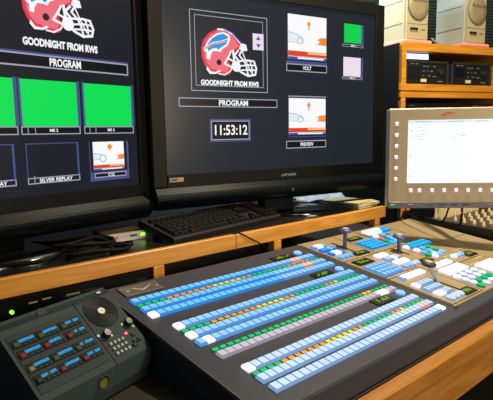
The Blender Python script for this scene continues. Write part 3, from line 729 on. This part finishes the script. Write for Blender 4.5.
for a, b, z in ((.085, .135, .283), (.085, .108, .275), (.085, .12, .264), (.085, .125, .251), (.085, .115, .244), (.085, .13, .236), (.20, .245, .252), (.195, .25, .246), (.20, .235, .239), (.085, .11, .187), (.115, .135, .187), (.255, .275, .187), (.09, .11, .094), (.125, .14, .094), (.165, .18, .094), (.215, .235, .094), (.285, .31, .097)):
    x = a
    while x < b: ui.rect(x, min(x+.005, b), z, z+.0022, 'ui_grey' if random.random() < .4 else 'ui_tint', -.002); x += .0062
ui.rect(.06, MW-.06, .198, .1988, 'ui_tint', -.002)
ui.build('page_contents', ms)
for k in range(6):
    for x in (.023, MW-.023): MB().box(x-.0058, x+.0058, -.004, 0, .289-.0374*k-.0058, .289-.0374*k+.0058, 'mon_key', bev=.0015).build('softkey', mo)
for k, x in enumerate((.0745, .1035, .146, .186, .2255, .265, .305, .3445, .384)): MB().box(x-.0062, x+.0062, -.004, 0, .056, .0685, 'mon_key', bev=.0015).build('softkey', mo)
MB().box(.006, .021, -.006, -.004, .011, .0155, 'mon_green').build('power_light', mo)
for x, m_ in ((.0745, 'silver_dim'), (.140, 'black'), (.180, 'black'), (.2195, 'black'), (.259, 'black'), (.335, 'silver_dim')): MB().box(x-.010, x+.010, -.006, -.004, .011, .0155, m_, bev=.0008).build('slot_key', mo)
MB().poly([(.166, .314), (.176, .314), (.186, .3185), (.205, .3235), (.205, .3260), (.188, .3255), (.176, .3215), (.166, .3170)], 'mon_logo', -.0006).text('ROSS', .190, .214, .3195, .3240, 'mon_logo', -.0008, .02).build('logo', mo)
MB().box(.20, .30, .045, .060, .12, .22, 'black', bev=.003).build('mounting_plate', mo)
po = empty('monitor_arm', (1.885, 1.165, -.4945), 0, label='black pole and arm holding up the tan framed touch monitor', cat='monitor arm')
MB().lathe([(.055, 0), (.055, .008), (.02, .014)], 'black', 24).build('foot', po)
MB().cyl((0, 0, .014), .013, .42, 'black', 16).build('pole', po)
d = Vector((1.5126+.25*math.cos(R(-46.7))-.062*math.sin(R(-46.7))-1.885, .9718+.25*math.sin(R(-46.7))+.062*math.cos(R(-46.7))-1.165, 0))
MB().tube([(0, 0, .40), (d.x*.5+.03, d.y*.5, .41), (d.x, d.y, .395)], .014, 'black', 10).build('arm', po)

# ------------------------------------------------------------------ audio mixer
mx = empty('audio_mixer', (1.935, .40, -.4945), 0, 0, label='audio mixer with rows of tan knobs behind the touch monitor', cat='audio mixer')
MXW, MXD = .62, .66
MT = Matrix.Rotation(R(3), 4, 'X')
MB().prism([(0, 0), (0, .085), (.006, .092), (MXD-.006, .125), (MXD, .12), (MXD, 0)], 0, MXW, 'mixer').build('chassis', mx)
MB().prism([(0, 0), (0, .093), (MXD, .131), (MXD, 0)], -.016, -.001, 'mixer_edge').build('side_cheek', mx)
MB().prism([(0, 0), (0, .093), (MXD, .131), (MXD, 0)], MXW+.001, MXW+.016, 'mixer_edge').build('side_cheek', mx)
kn = []
kp = MB().lathe([(.0068, 0), (.0068, .006), (.005, .008), (.0045, .017), (.003, .018)], 'knob_tan', 10).build('knob', mx)
tall = MB().lathe([(.008, 0), (.008, .01), (.006, .014), (.0055, .042), (.004, .045)], 'knob_tan', 10).build('tall_knob', mx)
first = {'k': True, 't': True}
for j in range(12):
    for i in range(9):
        x = .05+.064*i+(.0 if j % 2 else .004); y = .17+.039*j
        if j > 10 or i*12+j > 106: continue
        z = .092+(.033)*(y/MXD)
        if first['k']: kp.location = (x, y, z); first['k'] = False
        else: link_copy(kp, mx, (x, y, z))
for i in range(12):
    for j, y in enumerate((.615, .637)):
        x = .04+.03*i; z = .092+.033*(y/MXD)
        if first['t']: tall.location = (x, y, z); first['t'] = False
        else: link_copy(tall, mx, (x, y, z))
for i in range(9):
    MB().box(.05+.064*i-.006, .05+.064*i+.006, .09, .112, .097, .108, 'knob_tan', bev=.002).build('fader_cap', mx)

# ------------------------------------------------------------------ wooden rack with speakers on it
rk = empty('equipment_rack', (2.13, 1.31, -.4945), -19, 0, label='orange oak equipment cabinet on the desk with open bays, right of the televisions', cat='cabinet')
RW, RD = .63, .40
Z = lambda z: z+.4945
MB().box(0, RW, 0, RD, Z(.362), Z(.400), 'rack_wood', bev=.002).build('top_board', rk)
MB().box(-.006, RW+.006, -.004, RD, Z(.180), Z(.212), 'rack_wood', bev=.002).box(-.004, RW+.004, 0, RD, Z(.149), Z(.1795), 'rack_wood', bev=.002).build('middle_board', rk)
for x in (0, RW-.024):
    MB().box(x, x+.024, 0, RD, Z(.2122), Z(.3618), 'rack_wood').build('side_panel', rk)
    MB().box(x, x+.024, 0, RD, 0, Z(.1488), 'rack_wood').build('side_panel', rk)
MB().box(-.010, -.0065, .012, RD, 0, Z(.398), 'black').build('side_cladding', rk)
MB().box(.024, RW-.024, RD-.012, RD-.004, .0, Z(.36), 'wall').build('back_panel', rk)
tl = empty('glare_box', (2.13+.05*math.cos(R(-19))+.05*math.sin(R(19)), 1.31-.05*math.sin(R(19))+.05*math.cos(R(19)), .300), -19, 0, label='bright white glowing shape added for the glare in the top bay of the oak cabinet', cat='glare stand-in')  # added glowing box where glare shows under the top board, no real fixture
MB().box(-.02, .15, .0, .07, .030, .0612, 'ccu').build('housing', tl)  # body of the added glare box, no real fixture
MB().box(-.015, .145, -.004, .0, .034, .058, 'glare_glow').build('glare_face', tl)
def ccu(x, lab, disp):
    c_ = Vector((2.13, 1.31, .2127))+Vector((math.cos(R(-19)), math.sin(R(-19)), 0))*x+Vector((math.sin(R(19)), math.cos(R(19)), 0))*.022
    c = empty('control_unit', tuple(c_), -19, 0, label=lab, cat='control unit')
    W, H_ = .265, .112
    MB().box(.006, W-.006, .012, .30, .004, H_-.006, 'black').build('case', c)
    MB().box(.010, W-.010, .004, .012, .006, H_-.010, 'ccu').build('front_panel', c)
    f = MB().box(0, .012, 0, .03, .002, H_, 'ccu_frame', bev=.002).box(W-.012, W, 0, .03, .002, H_, 'ccu_frame', bev=.002).box(.0, W, 0, .03, H_-.012, H_, 'ccu_frame', bev=.002)
    f.build('handle_frame', c)
    if disp: MB().box(.022, .085, .001, .004, .045, .085, 'display_navy').build('display', c)
    else: MB().box(.022, .085, .0015, .004, .03, .085, 'black').build('blank_cover', c)
    for a, b, z in ((.105, .118, .084), (.125, .142, .084), (.165, .182, .084), (.105, .114, .062), (.13, .136, .062), (.15, .165, .062), (.105, .112, .04), (.135, .15, .04), (.165, .185, .038), (.03, .05, .094), (.06, .075, .094)):
        MB().box(a, b, .0025, .004, z, z+.004, 'silver_dim').build('panel_key', c)
    MB().cyl((.212, .062, -.004), .014, .008, 'ccu_frame', 18, Matrix.Rotation(R(90), 4, 'X')).build('dial', c)
    MB().box(.092, .124, -.001, .004, .012, .027, 'knob_pale').build('label_plate', c)
    MB().box(.195, .225, .002, .004, .014, .019, 'silver_dim').build('name_mark', c)
    for a in (.006, W-.03): MB().box(a, a+.024, .02, .05, 0, .004, 'rubber').build('foot', c)
ccu(.040, 'black control unit on the left in the top bay of the oak cabinet', False)
ccu(.322, 'right hand black control unit with dark display in the top bay of the oak cabinet', True)
c_ = Vector((2.13, 1.31, -.05))+Vector((math.cos(R(-19)), math.sin(R(-19)), 0))*.03+Vector((math.sin(R(19)), math.cos(R(19)), 0))*.03
lu = empty('rack_unit', (c_.x, c_.y, -.4940), -19, 0, label='tall black equipment module in the lower bay behind the touch monitor', cat='rack equipment')
MB().box(0, .57, .006, .3, 0, .618, 'black').build('case', lu)
MB().box(0, .57, 0, .006, .0, .620, 'ccu', bev=.001).build('front_panel', lu)
for x in (.13, .27, .41): MB().box(x, x+.006, -.003, 0, .01, .61, 'black').build('divider', lu)
for x, z in ((.04, .606), (.44, .606)): MB().box(x, x+.035, -.002, 0, z, z+.004, 'silver_dim').build('name_mark', lu)
for x in (.01, .04, .08, .2, .33, .48): MB().box(x, x+.02, -.003, 0, .10, .125, 'orange_plug' if x < .05 else 'ccu_frame').build('connector', lu)

def speaker(x, y, az, lab, side):
    e = Vector((x, y, 0))
    pd = MB(); pd.box(-.02, .155, -.012, .215, 0, .018, 'pink', bev=.005)
    solo(pd, 'foam_pad', (x, y, .4006), az, label='pink foam pad under the '+lab[1], cat='pad')
    s = empty('speaker', (x, y, .4190), az, 0, label=lab[0], cat='speaker')
    W, D, H_ = .135, .195, .27
    MB().prism([(.014, 0), (.014, H_), (D, H_), (D, .004)], 0, W, side).build('cabinet', s)
    MB().prism([(0, .005), (.004, .0), (.0138, 0), (.0138, H_), (.004, H_), (0, H_-.005)], .006, W-.002, 'spk_beige').build('front_baffle', s)
    for z in (.075, .178): MB().box(-.0012, .0, .025, D-.01, z, z+.004, 'spk_groove').build('side_groove', s)
    MB().box(.008, W-.004, -.001, .0, .072, .0745, 'spk_groove').build('seam', s)
    FT = Matrix.Rotation(R(90), 4, 'X')
    cv = MB().lathe([(.060, 0), (.060, .005), (.056, .009), (.03, .0105)], 'spk_cover', 32, Matrix.Translation((W/2+.004, 0, .155)) @ FT, sx=.98, sy=1.08).ring((W/2+.004, .155, 0), .061, .064, .002, 'spk_groove', 32, FT).build('driver_cover', s)
    MB().text('Roland', .030, .112, .170, .187, 'spk_text', -.0115, .01).build('lettering', cv)
    for k in range(3): MB().cyl((.030+.016*k, .050, 0), .0058, .008, 'black', 14, FT).build('control_knob', s)
    MB().box(.082, .088, -.002, 0, .047, .053, 'red_led').build('power_light', s)
    MB().box(.096, .114, -.002, 0, .047, .053, 'spk_groove').build('switch', s)
    return s
speaker(2.178, 1.325, -17, ('beige desktop speaker nearer the televisions, on top of the oak cabinet', 'speaker nearer the televisions'), 'spk_beige')
speaker(2.515, 1.200, -17, ('beige desktop speaker with daylight tinted into its side nearer the right edge of the photo', 'speaker nearer the right edge of the photo'), 'spk_side_lit')
cable([(2.57, 1.40, .47), (2.50, 1.37, .462), (2.45, 1.33, .44), (2.41, 1.29, .420), (2.38, 1.26, .4065)], .005, 'wire_pale', 'pale grey blue cable between the two beige speakers')

# ------------------------------------------------------------------ lights, world, camera
def area(name, loc_, target, size, power, col, sy=None):
    l = bpy.data.lights.new(name, 'AREA'); l.energy = power; l.color = col; l.size = size
    if sy: l.shape = 'RECTANGLE'; l.size_y = sy
    o = bpy.data.objects.new(name, l); COL.objects.link(o)
    o.location = (loc_[0], loc_[1], loc_[2]+ZC)
    dv = Vector((target[0], target[1], target[2]+ZC))-o.location
    o.rotation_euler = dv.to_track_quat('-Z', 'Y').to_euler()
    return o
area('ceiling_lamp', (1.60, .74, 1.32), (1.60, .78, -.4), .08, 44, (1.0, .85, .60))
area('front_fill', (1.1, -1.75, .30), (2.1, 1.0, 0), .9, 46, (1.0, .82, .56))  # unseen warm fill behind the camera, added to brighten surfaces facing it
area('cool_fill', (1.95, 1.66, .85), (1.7, 1.3, -.4), .3, 13, (.75, .88, 1.0))  # added cool fill brightening the white glare shape, stands for daylight through the blind
area('rear_lamp', (-.6, -1.2, 1.3), (.6, 1.2, -.3), 1.0, 3, (.95, .92, .9))
w = bpy.data.worlds.new('world'); SC.world = w; w.use_nodes = True
bg = w.node_tree.nodes['Background']; bg.inputs[0].default_value = (.55, .68, .85, 1); bg.inputs[1].default_value = .10

cam = bpy.data.cameras.new('camera'); co = bpy.data.objects.new('camera', cam); COL.objects.link(co)
yaw, pit, rol = R(48.56), R(7.66), R(-.94)
fw = Vector((math.cos(yaw)*math.cos(pit), math.sin(yaw)*math.cos(pit), -math.sin(pit)))
rt = Vector((math.sin(yaw), -math.cos(yaw), 0)); up = rt.cross(fw)
r2 = rt*math.cos(rol)+up*math.sin(rol); u2 = -rt*math.sin(rol)+up*math.cos(rol)
mw = Matrix((r2, u2, -fw)).transposed().to_4x4(); mw.translation = (0, 0, ZC)
co.matrix_world = mw
cam.sensor_width = 36; cam.lens = 504.1/493*36; cam.clip_start = .02
SC.camera = co
vs_ = SC.view_settings
vs_.view_transform = 'Standard'; vs_.look = 'None'; vs_.exposure = 0; vs_.gamma = 1; vs_.use_curve_mapping = False
